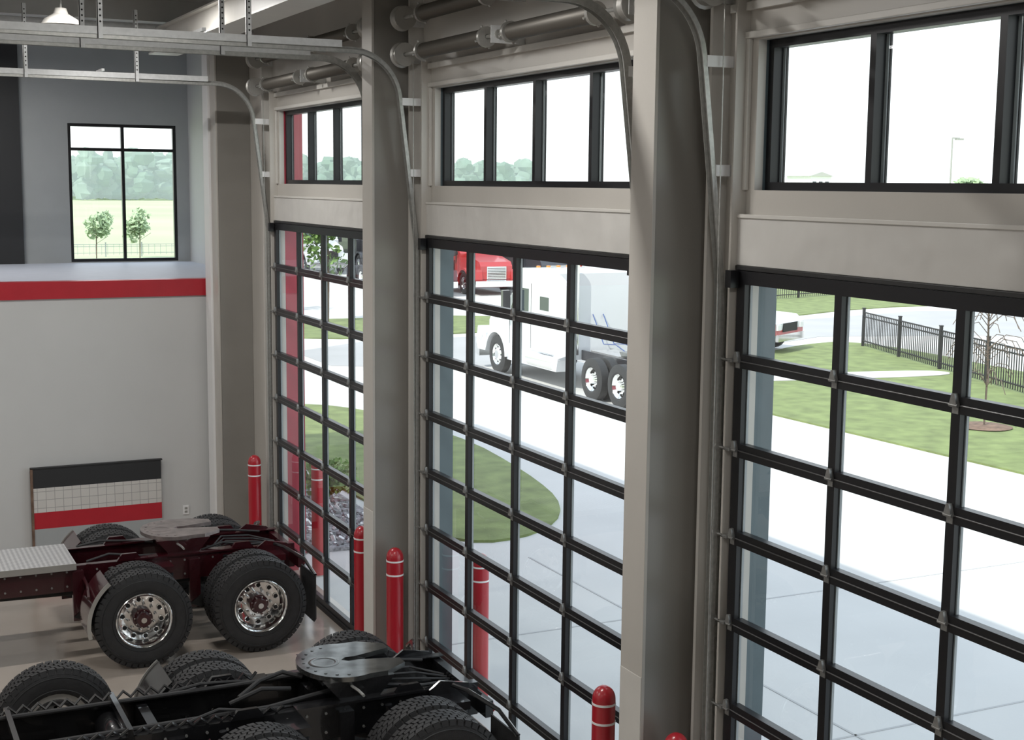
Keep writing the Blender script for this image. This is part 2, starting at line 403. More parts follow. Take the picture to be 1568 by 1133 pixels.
# ------------------------------------------------------------------ board & outlet
b = MB(); x0, x1 = 2.25, 3.98; y0, y1 = 19.62, 19.68
b.box(x0, x1, y0, y1, 0, .40, 'grey_wall'); b.box(x0, x1, y0, y1, .40, .63, 'red'); b.box(x0, x1, y0, y1, .63, .97, 'tile'); b.box(x0, x1, y0, y1, .97, 1.24, 'black_panel')
b.box(x0-.03, x0, y0-.01, y1, 0, 1.25, 'mulch'); b.box(x0-.03, x1+.02, y0-.01, y1, 1.24, 1.255, 'black_panel')
b.build('display_board')
b = MB(); b.box(4.30, 4.38, 19.705, 19.72, .40, .53, 'white'); b.box(4.32, 4.36, 19.70, 19.705, .425, .455, 'galv'); b.box(4.32, 4.36, 19.70, 19.705, .475, .505, 'galv'); b.build('wall_outlet')
b = MB(); b.box(-12, 4.69, 19.70, 19.72, 0, .1, 'black_panel'); b.build('baseboard_back')

# ------------------------------------------------------------------ wheel meshes
def tyre(b, y, R=.515, tread=True, seg=64):
    w = .135; Rb = R-.014
    prof = [(.285, -.10), (.30, -.118), (.35, -.131), (.41, w*-1), (.455, -.131), (.485, -.118), (Rb, -.10), (Rb, .10), (.485, .118), (.455, .131), (.41, w), (.35, .131), (.30, .118), (.285, .10)]
    b.lathe(prof, (0, y, 0), (0, 1, 0), 'rubber', seg, closed=True)
    for rr in (.44, .33):
        for sgn in (-1, 1): b.lathe([(rr-.004, sgn*.133), (rr, sgn*.139), (rr+.004, sgn*.133)], (0, y, 0), (0, 1, 0), 'rubber', seg)
    if tread:
        N = 46
        for row, (c, wd) in enumerate(((-.094, .046), (-.045, .040), (0, .038), (.045, .040), (.094, .046))):
            for q in range(N):
                a = 2*math.pi*(q+.5*(row % 2))/N; da = 2*math.pi/N*.40; sk = .012*(1 if row < 2 else -1 if row > 2 else 0)
                vs = []
                for rr in (Rb-.004, R):
                    for ya, aa in ((c-wd/2, a-da+sk), (c+wd/2, a-da-sk), (c+wd/2, a+da-sk), (c-wd/2, a+da+sk)):
                        vs.append((rr*math.cos(aa), y+ya, rr*math.sin(aa)))
                b.add(vs, [(4, 5, 6, 7), (0, 1, 5, 4), (1, 2, 6, 5), (2, 3, 7, 6), (3, 0, 4, 7)], 'rubber')
        for sgn in (-1, 1):
            for q in range(N):
                a = 2*math.pi*q/N; da = 2*math.pi/N*.38; vs = []
                for aa in (a-da, a+da):
                    for rr, yy in ((.468, .120), (.468, .132), (R-.006, .112), (R-.006, .122)):
                        vs.append((rr*math.cos(aa), y+sgn*yy, rr*math.sin(aa)))
                b.add(vs, [(0, 1, 3, 2), (4, 5, 7, 6), (1, 5, 7, 3), (2, 3, 7, 6)], 'rubber')
def rim_outer(b, y, hubk='maroon'):
    b.lathe([(.285, -.10), (.298, -.122), (.290, -.128), (.276, -.118), (.262, -.085), (.255, -.02), (.243, .005), (.20, .022), (.165, .03), (.10, .03), (.001, .03)], (0, y, 0), (0, 1, 0), 'chrome', 48)
    b.lathe([(.285, .10), (.24, .10), (.24, .02)], (0, y, 0), (0, 1, 0), 'alu', 32)
    for q in range(10):
        a = 2*math.pi*q/10; c = (.207*math.cos(a), y+.016, .207*math.sin(a))
        b.cyl(c, (c[0], y-.002+.012, c[2]), .027, 'hole', 14)
        b.lathe([(.024, 0), (.031, -.004), (.033, .006)], (c[0], y+.010, c[2]), (0, 1, 0), 'chrome', 14)
        a += math.pi/10; c = (.143*math.cos(a), .143*math.sin(a))
        b.cyl((c[0], y+.03, c[1]), (c[0], y-.012, c[1]), .017, 'chrome', 8, r2=.013)
    b.lathe([(.108, .03), (.106, -.03), (.098, -.038), (.082, -.04), (.078, -.09), (.068, -.10), (.001, -.10)], (0, y, 0), (0, 1, 0), hubk, 28)
    for q in range(8):
        a = 2*math.pi*q/8; b.cyl((.09*math.cos(a), y-.036, .09*math.sin(a)), (.09*math.cos(a), y-.052, .09*math.sin(a)), .008, 'chrome', 6)
    b.lathe([(.03, -.10), (.03, -.108), (.001, -.108)], (0, y, 0), (0, 1, 0), 'chrome', 14)
def rim_inner(b, y):
    b.lathe([(.285, -.10), (.295, -.12), (.27, -.11), (.255, -.06), (.255, .10), (.285, .12)], (0, y, 0), (0, 1, 0), 'alu', 32)
    b.lathe([(.255, -.05), (.16, -.09), (.001, -.09)], (0, y, 0), (0, 1, 0), 'blk_matte', 24)
def dual(hubk):
    b = MB(); tyre(b, 0); rim_outer(b, 0, hubk); tyre(b, .325); rim_inner(b, .325); return b.mesh('dual_wheel')
WD = {'maroon': dual('maroon'), 'blk': dual('blk')}
b = MB(); tyre(b, 0); rim_outer(b, 0, 'blk'); WS = b.mesh('single_wheel')

# ------------------------------------------------------------------ chassis
def chassis(yc, pk, axles, fifth_x, fk, deck=False, pusher=None, name='semi_truck_chassis'):
    root = empty(name, (0, yc, 0))
    xr = axles[1]+.62
    b = MB()
    for s in (-1, 1):
        y = s*.41
        b.box(-3.4, xr, y-.004, y+.004, .70, .98, pk)
        for z in (.70, .97): b.box(-3.4, xr, min(y, y-s*.08), max(y, y-s*.08), z, z+.01, pk)
        b.prism([(xr-.45, .98), (xr-.35, 1.05), (xr-.1, 1.0), (xr+.12, .80), (xr+.12, .72), (xr-.45, .72)], y+s*.004, y+s*.03, pk)
        x = -3.2
        while x < xr-.5:
            for z in (.76, .92): b.cyl((x, y, z), (x, y+s*.014, z), .012, 'hinge', 6)
            x += .16
        for ax in axles:
            b.box(ax-.62, ax-.50, y+s*.005, y+s*.07, .38, .93, pk)
            b.prism([(ax-.62, .43), (ax-.5, .52), (ax, .46), (ax+.42, .54), (ax+.42, .46), (ax, .36), (ax-.5, .38)], y+s*.0+.0, y+s*.09, 'blk_matte')
            b.lathe([(.001, .54), (.10, .54), (.125, .60), (.11, .66), (.135, .72), (.115, .80), (.12, .86), (.001, .86)], (ax+.33, y+s*.16, 0), (0, 0, 1), 'rubber', 18)
            b.box(ax+.22, ax+.44, min(y, y+s*.26), max(y, y+s*.26), .86, .93, pk)
            b.cyl((ax-.15, y+s*.10, .42), (ax-.22, y+s*.10, .95), .03, 'blk', 10)
            b.cyl((ax-.12, y+s*.08, .60), (ax-.32, y+s*.08, .60), .085, 'blk_matte', 14)
            b.tube([(ax-.3, y, .75), (ax-.32, y-s*.1, .72), (ax-.2, y-s*.15, .66), (ax-.1, y+s*.1, .64)], .012, 'rubber', 6)
            b.prism([(ax-.14, .98), (ax+.14, .98), (ax+.08, 1.06), (ax-.08, 1.06)], y-.02, y+.02, pk)
            b.tube([(ax-.45, y-s*.06, 1.0), (ax-.2, y-s*.1, 1.05), (ax+.1, y-s*.05, 1.01), (ax+.4, y-s*.12, .98)], .013, 'rubber', 6)
    for cx in (-3.3, -1.8, -.4, .8, (axles[0]-.68), (axles[0]+axles[1])/2, xr-.05):
        b.box(cx-.04, cx+.04, -.406, .406, .74, .95, pk)
    for ax in axles:
        b.cyl((ax, -.80, .515), (ax, .80, .515), .07, 'blk_matte', 16)
        b.lathe([(.07, -.30), (.12, -.22), (.21, -.08), (.22, .0), (.21, .08), (.12, .22), (.07, .30)], (ax, 0.02, .515), (0, 1, 0), 'blk_matte', 20)
        b.cyl((ax, 0, .52), (ax-.36, 0, .58), .12, 'blk_matte', 16, r2=.06)
        b.box(ax-.06, ax+.06, -.35, .35, .72, .78, pk)
        b.cyl((ax-.1, -.3, .70), (ax+.35, .0, .78), .025, pk, 8); b.cyl((ax-.1, .3, .70), (ax+.35, .0, .78), .025, pk, 8)
    b.cyl((axles[0]-.36, 0, .58), (-3.2, 0, .72), .05, 'blk_matte', 12)
    b.cyl((axles[0], 0, .60), (axles[1]-.36, 0, .58), .045, 'blk_matte', 12)
    # air tanks and valve block between the rails
    b.lathe([(.001, -.32), (.08, -.31), (.11, -.26), (.11, .26), (.08, .31), (.001, .32)], (axles[0]-.95, .0, .84), (0, 1, 0), pk, 18)
    b.box(axles[1]-.30, axles[1]-.14, -.12, .06, .80, .93, 'blk_matte')
    for q in range(4): b.tube([(axles[1]-.22, -.10+.05*q, .93), (axles[1]-.1, -.2+.12*q, 1.0), (axles[1]+.25, -.25+.16*q, .96), (xr-.1, -.1+.06*q, .90)], .010, 'rubber', 6)
    b.box(xr-.02, xr+.05, -.62, .62, .74, .88, pk)
    for s in (-1, 1):
        for q in range(2): b.cyl((xr+.05, s*(.48+.1*q), .81), (xr+.065, s*(.48+.1*q), .81), .04, 'bollard_red', 14)
        b.tube([(xr-.25, s*.42, 1.0), (xr-.18, s*.62, 1.0), (xr-.05, s*.95, .93), (xr-.0, s*1.2, .80)], .02, 'blk', 8)
        b.prism([(s*.70, .80), (s*1.22, .80), (s*1.22, .30), (s*1.16, .25), (s*.74, .25), (s*.70, .30)], xr-.01, xr+.004, 'rubber', 'yz')
        b.box(xr+.004, xr+.010, min(s*.72, s*1.2), max(s*.72, s*1.2), .74, .79, 'alu')
        ax = axles[0]; pth = arc((ax, .515), .575, 128, 192, 12)
        y0, y1 = sorted((s*.66, s*1.24))
        b.sweep(pth, -.005, .005, y0, y1, pk)
        yy = s*1.235; b.sweep(pth, -.02, .02, yy-.006, yy+.006, 'alu')
        b.tube([(ax-.50, s*.42, .85), (ax-.5, s*.7, .83), (ax-.55, s*1.1, .80)], .018, pk, 8)
    fx = fifth_x; out = []
    for a in range(70, 291, 10):
        out.append((fx-.04+.36*math.cos(math.radians(a)), .43*math.sin(math.radians(a))))
    out += [(fx+.24, -.40), (fx+.44, -.26), (fx+.44, -.14), (fx+.10, -.045), (fx+.02, -.05), (fx-.03, 0), (fx+.02, .05), (fx+.10, .045), (fx+.44, .14), (fx+.44, .26), (fx+.24, .40)]
    b.prism(out, 1.155, 1.195, fk, 'xy')
    b.prism([(fx-.3, 1.155), (fx+.3, 1.155), (fx+.16, .99), (fx-.16, .99)], -.40, -.33, pk); b.prism([(fx-.3, 1.155), (fx+.3, 1.155), (fx+.16, .99), (fx-.16, .99)], .33, .40, pk)
    b.prism([(fx-.3, 1.155), (fx+.2, 1.155), (fx+.1, 1.06), (fx-.25, 1.06)], -.2, .2, pk)
    b.box(fx-.55, fx+.55, -.45, -.30, .98, 1.0, pk); b.box(fx-.55, fx+.55, .30, .45, .98, 1.0, pk)
    b.cyl((fx, -.46, 1.07), (fx, .46, 1.07), .035, pk, 12)
    b.tube([(fx-.1, -.3, 1.12), (fx-.05, -.5, 1.10), (fx-.05, -.62, 1.10)], .012, 'galv', 6)
    b.lathe([(.09, 1.196), (.11, 1.199), (.13, 1.196)], (fx-.18, 0, 0), (0, 0, 1), fk, 24)
    for q in range(10): 
        a = math.radians(100+q*18); b.cyl((fx-.04+.30*math.cos(a), .36*math.sin(a), 1.19), (fx-.04+.30*math.cos(a), .36*math.sin(a), 1.2), .014, fk, 8)
    if deck:
        b.box(-3.3, axles[0]-.58, -.50, .42, 1.00, 1.03, 'plate'); b.box(-3.3, axles[0]-.58, -.51, -.50, .96, 1.03, 'alu')
        for x in (-2.5, -1, .3, 1.6): b.box(x, x+.06, -.48, .42, .98, 1.0, pk)
    else:
        for s, zz in ((1, 1.02), (-1, 1.01)):
            pts = []; x = -1.0; k = 0
            while x < axles[0]+.35:
                pts.append((x, s*(.385+.02*(k % 2)), zz+(.028 if k % 2 else -.02))); x += .055; k += 1
            b.tube(pts, .014, 'blk', 6)
            b.tube([(-1, s*.33, 1.0), (0, s*.33, 1.01), (1, s*.32, 1.0), (axles[0]+.2, s*.30, 1.0), (fx-.2, s*.24, 1.04)], .02, 'rubber', 8)
        for x in (-.6, .2, 1.0, 1.8): b.box(x, x+.04, -.43, .43, .98, 1.045, pk)
        b.box(.55, .95, -.95, -.43, .55, .98, pk); b.box(.5, 1.0, -1.0, -.43, .98, 1.0, pk)
        b.cyl((1.4, -.55, .62), (2.0, -.55, .62), .13, 'blk', 16)
        b.tube([(fx-.9, 0, 1.0), (fx-.7, .1, 1.08), (fx-.5, .12, 1.12), (fx-.35, .05, 1.08)], .02, 'rubber', 8)
        b.tube([(fx-1.0, -.1, 1.0), (fx-.75, -.14, 1.1), (fx-.5, -.1, 1.05)], .02, 'rubber', 8)
    for x in (-2.6,):
        b.cyl((x, -.9, .515), (x, .9, .515), .06, 'blk_matte', 12)
    if pusher:
        b.cyl((pusher, -1.2, .515), (pusher, 1.2, .515), .06, 'blk_matte', 12)
        b.box(pusher-.08, pusher+.08, -.5, .5, .55, .72, pk)
    b.build('frame', root)
    for ax in axles:
        for s in (-1, 1):
            o = put(WD[pk], 'wheel', root, (ax, s*1.085, .517), rotz=0 if s < 0 else math.pi)
            o.rotation_euler[1] = random.uniform(0, .5)
    for x, yy in [(-2.6, 1.04)]+([(pusher, 1.33)] if pusher else []):
        for s in (-1, 1):
            put(WS, 'wheel', root, (x, s*yy, .517), rotz=0 if s < 0 else math.pi)
    return root
chassis(15.80, 'maroon', (2.75, 4.02), 3.36, 'grease_brown', deck=True)
chassis(10.74, 'blk', (2.72, 4.08), 3.66, 'grease', pusher=1.5)

# ------------------------------------------------------------------ lamps
def linear_light(x, y, L=1.3, z=7.12, e=110):
    b = MB(); b.box(x-L/2, x+L/2, y-.07, y+.07, z, z+.06, 'white'); b.box(x-L/2+.02, x+L/2-.02, y-.055, y+.055, z-.015, z, 'lamp')
    for q in (-.4, .4): b.cyl((x+q*L, y, z+.06), (x+q*L, y, ROOF-.001), .006, 'galv', 6)
    o = b.build('linear_light')
    l = bpy.data.lights.new('lamp', 'AREA'); l.shape = 'RECTANGLE'; l.size = L; l.size_y = .11; l.energy = e; l.color = (1, .975, .94)
    lo = bpy.data.objects.new('lamp', l); scene.collection.objects.link(lo); lo.location = (x, y, z-.03); lo.parent = o
for x in (-8, -3.4, 2.7):
    for y in (2.5, 8.7, 15.6): linear_light(x, y, e=70 if y < 3 else 112)
linear_light(1.5, 21.8, e=60)  # fixture out of view, added to brighten the mezzanine
b = MB(); b.lathe([(.001, .18), (.06, .18), (.08, .12), (.18, .06), (.22, 0), (.20, 0), (.16, .05), (.05, .1), (.001, .1)], (2.35, 16.4, 6.85), (0, 0, 1), 'beige_lt', 28)
b.cyl((2.35, 16.4, 7.03), (2.35, 16.4, ROOF-.001), .012, 'galv', 8); b.build('high_bay_lamp')
b = MB()
for yy, zz in ((18.3, 6.95), (18.55, 7.1)): b.cyl((-11.9, yy, zz), (5.1, yy, zz), .05, 'galv_lt', 12)
b.build('ceiling_pipe')

# ------------------------------------------------------------------ exterior ground
def flat(name, poly, z, k, t=.02):
    b = MB(); b.prism(poly, z-t, z, k, 'xy'); return b.build(name)
def smoothpoly(p, it=2):
    for _ in range(it):
        q = []
        for i in range(len(p)):
            a = p[i]; c = p[(i+1) % len(p)]
            q += [(a[0]*.75+c[0]*.25, a[1]*.75+c[1]*.25), (a[0]*.25+c[0]*.75, a[1]*.25+c[1]*.75)]
        p = q
    return p
flat('field_ground', [(-900, 24.4), (-900, 1200), (1400, 1200), (1400, -600), (5.6, -600), (5.6, 24.4)], -.08, 'field', .02)
b = MB(); b.prism([(XO, -30), (62, -30), (62, 86), (10, 86), (10, 40), (5.73, 40), (5.73, 18.4), (XO, 18.4)], -.07, -.02, 'concrete', 'xy'); b.build('concrete_lot')
b = MB()
for x in (8.5, 12, 15.5): b.box(x, x+.03, -20, 17, -.02, -.015, 'joint')
for y in range(-18, 17, 4): b.box(XO, 18.5, y, y+.03, -.02, -.015, 'joint')
b.build('apron_joints')
flat('asphalt_road', smoothpoly([(12.5, 36), (12.5, 43), (24, 43.5), (33, 44), (44, 46.5), (60, 34), (60, 26), (46, 30), (33, 40), (24, 36)], 1), -.008, 'asphalt', .01)
flat('lawn', smoothpoly([(7.9, 17.9), (9.2, 18.0), (10.4, 19.4), (11.0, 22), (11.4, 26), (10.5, 31), (8, 31.5), (7.4, 26), (7.6, 20)], 2), .02, 'grass', .04)
flat('lawn', smoothpoly([(12, 44), (24, 44.5), (25, 50), (12, 51)], 1), .02, 'grass', .04)
flat('lawn', smoothpoly([(19.0, 28.5), (19.2, 22), (19.7, 10), (36, 10), (29.5, 25), (31.5, 37.5), (28, 37.0), (24.0, 34), (20.0, 30.5)], 2), .02, 'grass', .04)
flat('lawn', smoothpoly([(33, 45), (40, 47.7), (46, 47.5), (60, 37), (60, 85), (42, 85), (40, 53), (34, 50)], 1), .02, 'grass', .04)
flat('sidewalk', smoothpoly([(20.3, 30.6), (23, 30.0), (27.5, 29.2), (28.2, 29.8), (27.5, 30.4), (24, 31.1), (21, 31.5)], 2), .035, 'concrete', .01)
b = MB(); b.prism([(5.75, 18.42), (7.3, 18.3), (7.35, 23), (6.9, 27), (5.75, 27)], -.02, .03, 'gravel', 'xy')
for _ in range(800):
    x = random.uniform(5.85, 7.2); y = random.uniform(18.5, 25); s = random.uniform(.02, .05)
    R = Matrix.Rotation(random.uniform(0, 3), 3, Vector((random.random(), random.random(), 1)).normalized())
    b.box(x-s, x+s, y-s*.7, y+s*.7, .03, .03+s, random.choice(['gravel', 'galv_lt', 'gravel']), R)
b.build('gravel_bed')

# ------------------------------------------------------------------ vegetation
def leaves(b, c, rad, n, size, k='leaf'):
    for _ in range(n):
        d = Vector((random.gauss(0, 1), random.gauss(0, 1), random.gauss(0, 1))).normalized()*random.random()**.4
        p = Vector((c[0]+d.x*rad[0], c[1]+d.y*rad[1], c[2]+d.z*rad[2]))
        u = Vector((random.gauss(0, 1), random.gauss(0, 1), random.gauss(0, 1))).normalized(); w = u.orthogonal().normalized(); s = size*random.uniform(.6, 1.3)
        b.add([p-u*s, p+w*s*.6, p+u*s, p-w*s*.6], [(0, 1, 2, 3)], k)
def tree(x, y, h, r, n=500, ls=.12, k='leaf', name='tree', z0=.02):
    b = MB(); b.tube([(x, y, z0), (x+.03, y, h*.5), (x, y+.03, h*.9)], .05*h/4, 'bark', 7)
    for q in range(6):
        a = q*1.1; z = h*(.35+.08*q); rr = r*.7
        b.tube([(x, y, z), (x+rr*.5*math.cos(a), y+rr*.5*math.sin(a), z+h*.08), (x+rr*math.cos(a), y+rr*math.sin(a), z+h*.16)], .015*h/4, 'bark', 5)
    for q in range(7):
        a = random.uniform(0, 6.28); rr = random.uniform(0, r*.5); z = h*random.uniform(.45, .9)
        leaves(b, (x+rr*math.cos(a), y+rr*math.sin(a), z), (r*.6, r*.6, h*.16), n//7, ls, k)
    b.build(name)
tree(16.3, 49.5, 4.3, 1.3, 900, .13)
tree(14, 54, 4.5, 1.4, 700, .13, z0=-.02)
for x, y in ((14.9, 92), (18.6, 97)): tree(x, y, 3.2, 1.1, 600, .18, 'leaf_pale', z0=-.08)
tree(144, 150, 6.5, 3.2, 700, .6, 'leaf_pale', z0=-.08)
b = MB()
for q in range(5): leaves(b, (7.0+random.uniform(-.2, .2), 21.4+random.uniform(-.2, .2), .42), (.35, .35, .3), 140, .06)
b.tube([(7.0, 21.4, 0.03), (7.0, 21.4, .3)], .03, 'bark', 6); b.build('shrub')
b = MB(); sx, sy = 22.3, 22.5
b.lathe([(.001, .05), (.45, .05), (.6, .02)], (sx, sy, .02), (0, 0, 1), 'mulch', 20)
b.tube([(sx, sy, 0.02), (sx+.02, sy, 1.2), (sx, sy+.05, 2.7)], .022, 'bark', 7)
for q in range(34):
    a = random.uniform(0, 6.28); z = random.uniform(.9, 2.5); L = random.uniform(.4, .9)
    b.tube([(sx, sy, z), (sx+L*.4*math.cos(a), sy+L*.4*math.sin(a), z+L*.35), (sx+L*.75*math.cos(a), sy+L*.75*math.sin(a), z+L*.3), (sx+L*1.0*math.cos(a), sy+L*1.0*math.sin(a), z-L*.1)], .009, 'bark', 5)
b.build('bare_sapling')
# distant tree line: many small irregular crowns
b = MB()
def crown(b, c, r, rz, k):
    vs = [(c[0], c[1], c[2]-rz)]; rings = (-50, -15, 20, 50); n = 7
    for a in rings:
        for i in range(n):
            t = 2*math.pi*i/n+random.uniform(-.25, .25); q = random.uniform(.7, 1.2)
            vs.append((c[0]+r*q*math.cos(t)*math.cos(math.radians(a)), c[1]+r*q*math.sin(t)*math.cos(math.radians(a)), c[2]+rz*q*math.sin(math.radians(a))))
    vs.append((c[0], c[1], c[2]+rz*random.uniform(.8, 1.1))); L = len(vs)-1; fs = []
    for i in range(n): fs.append((0, 1+(i+1) % n, 1+i)); fs.append((L, 1+3*n+i, 1+3*n+(i+1) % n))
    for j in range(3):
        for i in range(n): fs.append((1+j*n+i, 1+j*n+(i+1) % n, 1+(j+1)*n+(i+1) % n, 1+(j+1)*n+i))
    b.add(vs, fs, k)
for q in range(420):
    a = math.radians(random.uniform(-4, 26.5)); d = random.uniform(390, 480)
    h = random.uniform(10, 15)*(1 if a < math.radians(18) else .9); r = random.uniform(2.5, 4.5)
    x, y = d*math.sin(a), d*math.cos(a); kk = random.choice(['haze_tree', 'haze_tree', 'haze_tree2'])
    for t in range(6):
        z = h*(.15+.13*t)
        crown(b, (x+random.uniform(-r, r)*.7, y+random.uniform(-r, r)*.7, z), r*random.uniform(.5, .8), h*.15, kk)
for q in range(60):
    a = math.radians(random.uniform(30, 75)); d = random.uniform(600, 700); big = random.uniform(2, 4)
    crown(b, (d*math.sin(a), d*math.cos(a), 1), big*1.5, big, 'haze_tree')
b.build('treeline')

# ------------------------------------------------------------------ fences
def fence(p0, p1, h=1.15, sp=.13, zb=.02, k='fence'):
    b = MB(); p0 = Vector((*p0, 0)); p1 = Vector((*p1, 0)); L = (p1-p0).length; d = (p1-p0)/L
    ang = math.atan2(d.y, d.x); R = Matrix.Rotation(ang, 3, 'Z')
    mid = (p0+p1)/2
    for z in (.18, h-.18, h-.04): b.box(mid.x-L/2, mid.x+L/2, mid.y-.02, mid.y+.02, z, z+.04, k, R)
    n = int(L/sp)
    for i in range(n+1):
        p = p0+d*(i*L/n); b.box(p.x-.011, p.x+.011, p.y-.011, p.y+.011, .06, h, k, R)
    m = max(1, int(L/2.4))
    for i in range(m+1):
        p = p0+d*(i*L/m); b.box(p.x-.04, p.x+.04, p.y-.04, p.y+.04, zb, h+.1, k, R)
        b.box(p.x-.05, p.x+.05, p.y-.05, p.y+.05, h+.1, h+.13, k, R)
    b.build('picket_fence')
fence((30.1, 35.9), (26.6, 25.0)); fence((26.6, 25.0), (24.5, 16.0))
fence((35.0, 51.5), (46, 54.5), h=1.4, sp=.16)
fence((2, 99), (24, 99), h=.8, sp=.4, zb=-.06, k='bead')

# ------------------------------------------------------------------ lamp post & distant building
b = MB(); px, py = 76.5, 82.0
b.cyl((px, py, -.06), (px, py, 9), .09, 'galv', 10, r2=.06); b.box(px, px+.7, py-.05, py+.05, 8.92, 9.02, 'galv'); b.box(px+.35, px+1.0, py-.15, py+.15, 8.84, 8.96, 'galv'); b.build('street_lamp')
b = MB(); b.box(340, 350, 440, 455, -.06, 9.5, 'white'); b.box(350, 357, 440, 455, -.06, 7, 'beige_lt'); b.prism([(339, 9.5), (351, 9.5), (345, 11.2)], 439.5, 455.5, 'roof'); 
for q in range(3): b.box(341+q*3, 342.6+q*3, 439.8, 440, 5, 7.5, 'tglass')
b.build('distant_building')

# ------------------------------------------------------------------ road tractors (x forward)
def tractor_mesh(name):
    b = MB(); b.mi('tw')
    b.prism([(1.2, .75), (1.2, 1.35), (1.05, 1.55), (-.5, 1.88), (-.5, .75)], -.82, .82, 'tw')
    b.prism([(-.5, .75), (-.5, 1.88), (-.62, 1.95), (-1.15, 2.72), (-1.45, 2.98), (-3.5, 3.08), (-3.6, 2.95), (-3.6, .75)], -1.1, 1.1, 'tw')
    c = [Vector((-.65, y, 2.01))+Vector((.012, 0, .010)) for y in (-1, 1)]; e = [Vector((-1.11, y, 2.67))+Vector((.012, 0, .010)) for y in (-1, 1)]
    b.add([c[0], c[1], e[1], e[0]], [(0, 1, 2, 3)], 'tglass')
    for s in (-1, 1):
        yy = s*1.104; ya, yb = sorted((yy, s*1.09))
        b.prism([(-.80, 1.90), (-1.20, 2.45), (-1.85, 2.45), (-1.85, 1.86), (-.82, 1.80)], ya, yb, 'tglass')
        b.prism([(-2.5, 1.95), (-2.5, 2.30), (-3.0, 2.30), (-3.0, 1.95)], ya, yb, 'tglass')
        b.box(-2.0, -1.985, ya, yb, .9, 2.6, 'hole'); b.box(-.72, -.705, ya, yb, .9, 1.85, 'hole')
        pth = arc((0, .52), .66, 15, 180, 14)
        b.sweep(pth, -.05, .05, min(s*.8, s*1.2), max(s*.8, s*1.2), 'tw')
        b.prism([(.62, .7), (.66, 1.05), (1.2, 1.2), (1.3, .75), (1.2, .55), (.7, .55)], min(s*.75, s*1.18), max(s*.75, s*1.18), 'tw')
        b.prism([(.85, .98), (1.18, 1.08), (1.26, .9), (.95, .82)], min(s*1.0, s*1.2), max(s*1.0, s*1.2), 'chrome')
        b.prism([(-.62, .45), (-3.5, .45), (-3.6, .80), (-.62, .80)], min(s*.8, s*1.13), max(s*.8, s*1.13), 'tw')
        b.cyl((-3.35, s*.98, .66), (-1.9, s*.98, .66), .24, 'chrome', 20)
        b.box(-.95, -.82, min(s*1.2, s*1.42), max(s*1.2, s*1.42), 1.75, 2.35, 'tk'); b.tube([(-.9, s*1.1, 2.3), (-.9, s*1.3, 2.3)], .02, 'tk', 6)
        b.prism([(-3.6, .8), (-3.6, 2.9), (-3.95, 2.75), (-3.95, .9)], min(s*1.06, s*1.10), max(s*1.06, s*1.10), 'tw')
        b.box(-7.6, -3.6, min(s*.38, s*.45), max(s*.38, s*.45), .75, 1.0, 'tk')
        b.box(-7.45, -7.43, min(s*.62, s*1.2), max(s*.62, s*1.2), .3, .95, 'tk')
        for ax, dl in ((0, False), (-5.4, True), (-6.7, True)):
            for y in ([1.03] if not dl else [1.05, .72]):
                b.lathe([(.29, -.1), (.33, -.13), (.45, -.13), (.515, -.1), (.515, .1), (.45, .13), (.33, .13), (.29, .1)], (ax, s*y, .515), (0, 1, 0), 'rubber', 26, closed=True)
            yo = 1.03 if not dl else 1.05
            b.lathe([(.29, .11*s), (.25, .06*s), (.20, (.0 if dl else .08)*s), (.12, (.0 if dl else .12)*s), (.10, .12*s), (.001, .12*s)], (ax, s*yo, .515), (0, 1, 0), 'chrome', 20)
            for q in range(8):
                a = q*math.pi/4; b.cyl((ax+.2*math.cos(a), s*(yo+.05), .515+.2*math.sin(a)), (ax+.2*math.cos(a), s*(yo+(.012 if dl else .09)), .515+.2*math.sin(a)), .022, 'hole', 8)
    b.box(1.2, 1.24, -.5, .5, .75, 1.34, 'chrome')
    for q in range(7): b.box(1.24, 1.25, -.46, .46, .79+q*.075, .82+q*.075, 'hole')
    b.prism([(1.15, .35), (1.42, .4), (1.42, .68), (1.15, .75)], -1.15, 1.15, 'chrome')
    for q in range(5): b.box(-1.45, -1.36, -.6+.3*q-.04, -.6+.3*q+.04, 2.93, 3.02, 'orange')
    b.cyl((-3.75, .7, .9), (-3.75, .7, 3.2), .07, 'chrome', 12)
    b.cyl((0, -.9, .515), (0, .9, .515), .06, 'tk', 10)
    for ax in (-5.4, -6.7): b.cyl((ax, -.9, .515), (ax, .9, .515), .07, 'tk', 10)
    b.prism([(-5.6, 1.05), (-6.3, 1.05), (-6.7, 1.12), (-6.7, 1.17), (-5.5, 1.17)], -.45, .45, 'grease')
    b.box(-5.3, -3.9, -.35, .35, .98, 1.02, 'plate')
    for y in (-.15, .15): b.tube([(-3.62, y, 1.9), (-4.2, y, 1.2), (-4.8, y, 1.25), (-5.4, y, 1.1)], .014, 'tb', 6)
    return b.mesh(name)
TM = tractor_mesh('semi_truck')
def tractor(x, y, heading_deg, k):
    o = put(TM, 'semi_truck', None, (x, y, -.007), rotz=math.radians(heading_deg))
    o.material_slots[0].link = 'OBJECT'; o.material_slots[0].material = M[k]
tractor(17.4, 34.6, 90, 'tw')
tractor(22.0, 39.4, 90, 'tw')
for i, k in enumerate(['tm', 'tr', 'tk', 'tr', 'tb']): tractor(24.6+3.2*i, 60.5, -90, k)
for i, k in enumerate(['tk', 'tw', 'tk']): tractor(21.8+3.3*i, 77, -90, k)

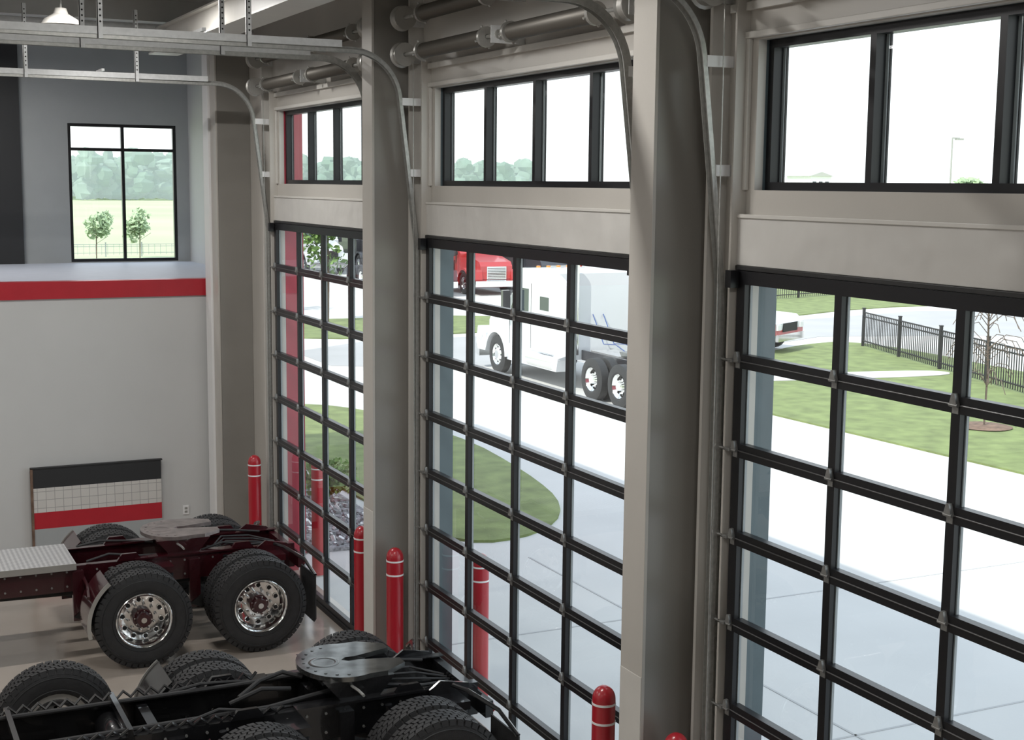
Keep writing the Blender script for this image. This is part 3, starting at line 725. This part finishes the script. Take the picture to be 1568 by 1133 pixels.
b = MB()
b.prism([(2.8, .45), (2.85, .95), (2.6, 1.15), (1.3, 1.22), (.6, 1.85), (-.9, 1.88), (-1.1, 1.25), (-2.9, 1.25), (-2.9, .5)], -.98, .98, 'tw')
for s in (-1, 1):
    ya, yb = sorted((s*.97, s*.99))
    b.prism([(1.15, 1.25), (.55, 1.78), (-.15, 1.78), (-.15, 1.25)], ya, yb, 'tglass'); b.prism([(-.25, 1.25), (-.25, 1.78), (-.85, 1.8), (-.98, 1.25)], ya, yb, 'tglass')
    b.prism([(2.8, .5), (2.8, .85), (-2.9, .85), (-2.9, .5)], ya, yb, 'tr'); b.prism([(2.3, .85), (-2.9, .85), (-2.9, 1.1)], ya, yb, 'tb')
    for ax in (1.85, -1.75):
        b.lathe([(.22, -.1), (.3, -.13), (.40, -.1), (.40, .1), (.3, .13), (.22, .1)], (ax, s*.9, .40), (0, 1, 0), 'rubber', 22, closed=True)
        b.lathe([(.22, .1*s), (.15, .06*s), (.001, .09*s)], (ax, s*.9, .40), (0, 1, 0), 'chrome', 16)
b.add([(1.28, -.85, 1.26), (1.28, .85, 1.26), (.66, .8, 1.83), (.66, -.8, 1.83)], [(0, 1, 2, 3)], 'tglass')
b.box(2.82, 2.92, -.95, .95, .4, .62, 'chrome'); b.box(2.8, 2.87, -.5, .5, .68, .95, 'hole')
b.prism([(2.83, .60), (2.83, .95), (2.3, 1.17), (2.3, .60)], -.985, .985, 'tr')
for s in (-.8, .8): b.box(2.75, 2.88, s-.13, s+.13, .75, .92, 'white')
put(b.mesh('pickup_truck'), 'pickup_truck', None, (25.5, 38.0, -.0), rotz=math.radians(-62))

# ------------------------------------------------------------------ light
w = bpy.data.worlds.new('World'); scene.world = w; w.use_nodes = True
nt = w.node_tree; bg = nt.nodes['Background']
tc = nt.nodes.new('ShaderNodeTexCoord'); sx_ = nt.nodes.new('ShaderNodeSeparateXYZ'); cr = nt.nodes.new('ShaderNodeValToRGB')
cr.color_ramp.elements[0].position = 0; cr.color_ramp.elements[0].color = (.97, .985, 1, 1)
cr.color_ramp.elements[1].position = .8; cr.color_ramp.elements[1].color = (.72, .84, 1, 1)
nt.links.new(tc.outputs['Generated'], sx_.inputs[0]); nt.links.new(sx_.outputs['Z'], cr.inputs['Fac']); nt.links.new(cr.outputs['Color'], bg.inputs['Color'])
bg.inputs['Strength'].default_value = 1.75
s = bpy.data.lights.new('sun', 'SUN'); s.energy = 4.8; s.angle = math.radians(.6); s.color = (1, .95, .87)
so = bpy.data.objects.new('sun', s); scene.collection.objects.link(so)
so.rotation_euler = Vector((.88, .40, -1.05)).to_track_quat('-Z', 'Y').to_euler()

scene.view_settings.view_transform = 'Standard'
scene.view_settings.look = 'None'
scene.view_settings.exposure = 0.05
scene.view_settings.gamma = 1.05

# ------------------------------------------------------------------ camera
yaw = math.radians(25.8); th = math.radians(7.57); roll = .010
fwd = Vector((math.sin(yaw)*math.cos(th), math.cos(yaw)*math.cos(th), -math.sin(th)))
r0 = Vector((math.cos(yaw), -math.sin(yaw), 0)); up0 = r0.cross(fwd)
rt = (r0+up0*roll).normalized(); up = (up0-r0*roll).normalized()
cam = bpy.data.cameras.new('camera'); co = bpy.data.objects.new('camera', cam); scene.collection.objects.link(co)
co.matrix_world = Matrix(((rt.x, up.x, -fwd.x, 0), (rt.y, up.y, -fwd.y, 0), (rt.z, up.z, -fwd.z, H), (0, 0, 0, 1)))
cam.lens = 49.06; cam.sensor_width = 36; cam.clip_end = 3000; cam.clip_start = .05
scene.camera = co
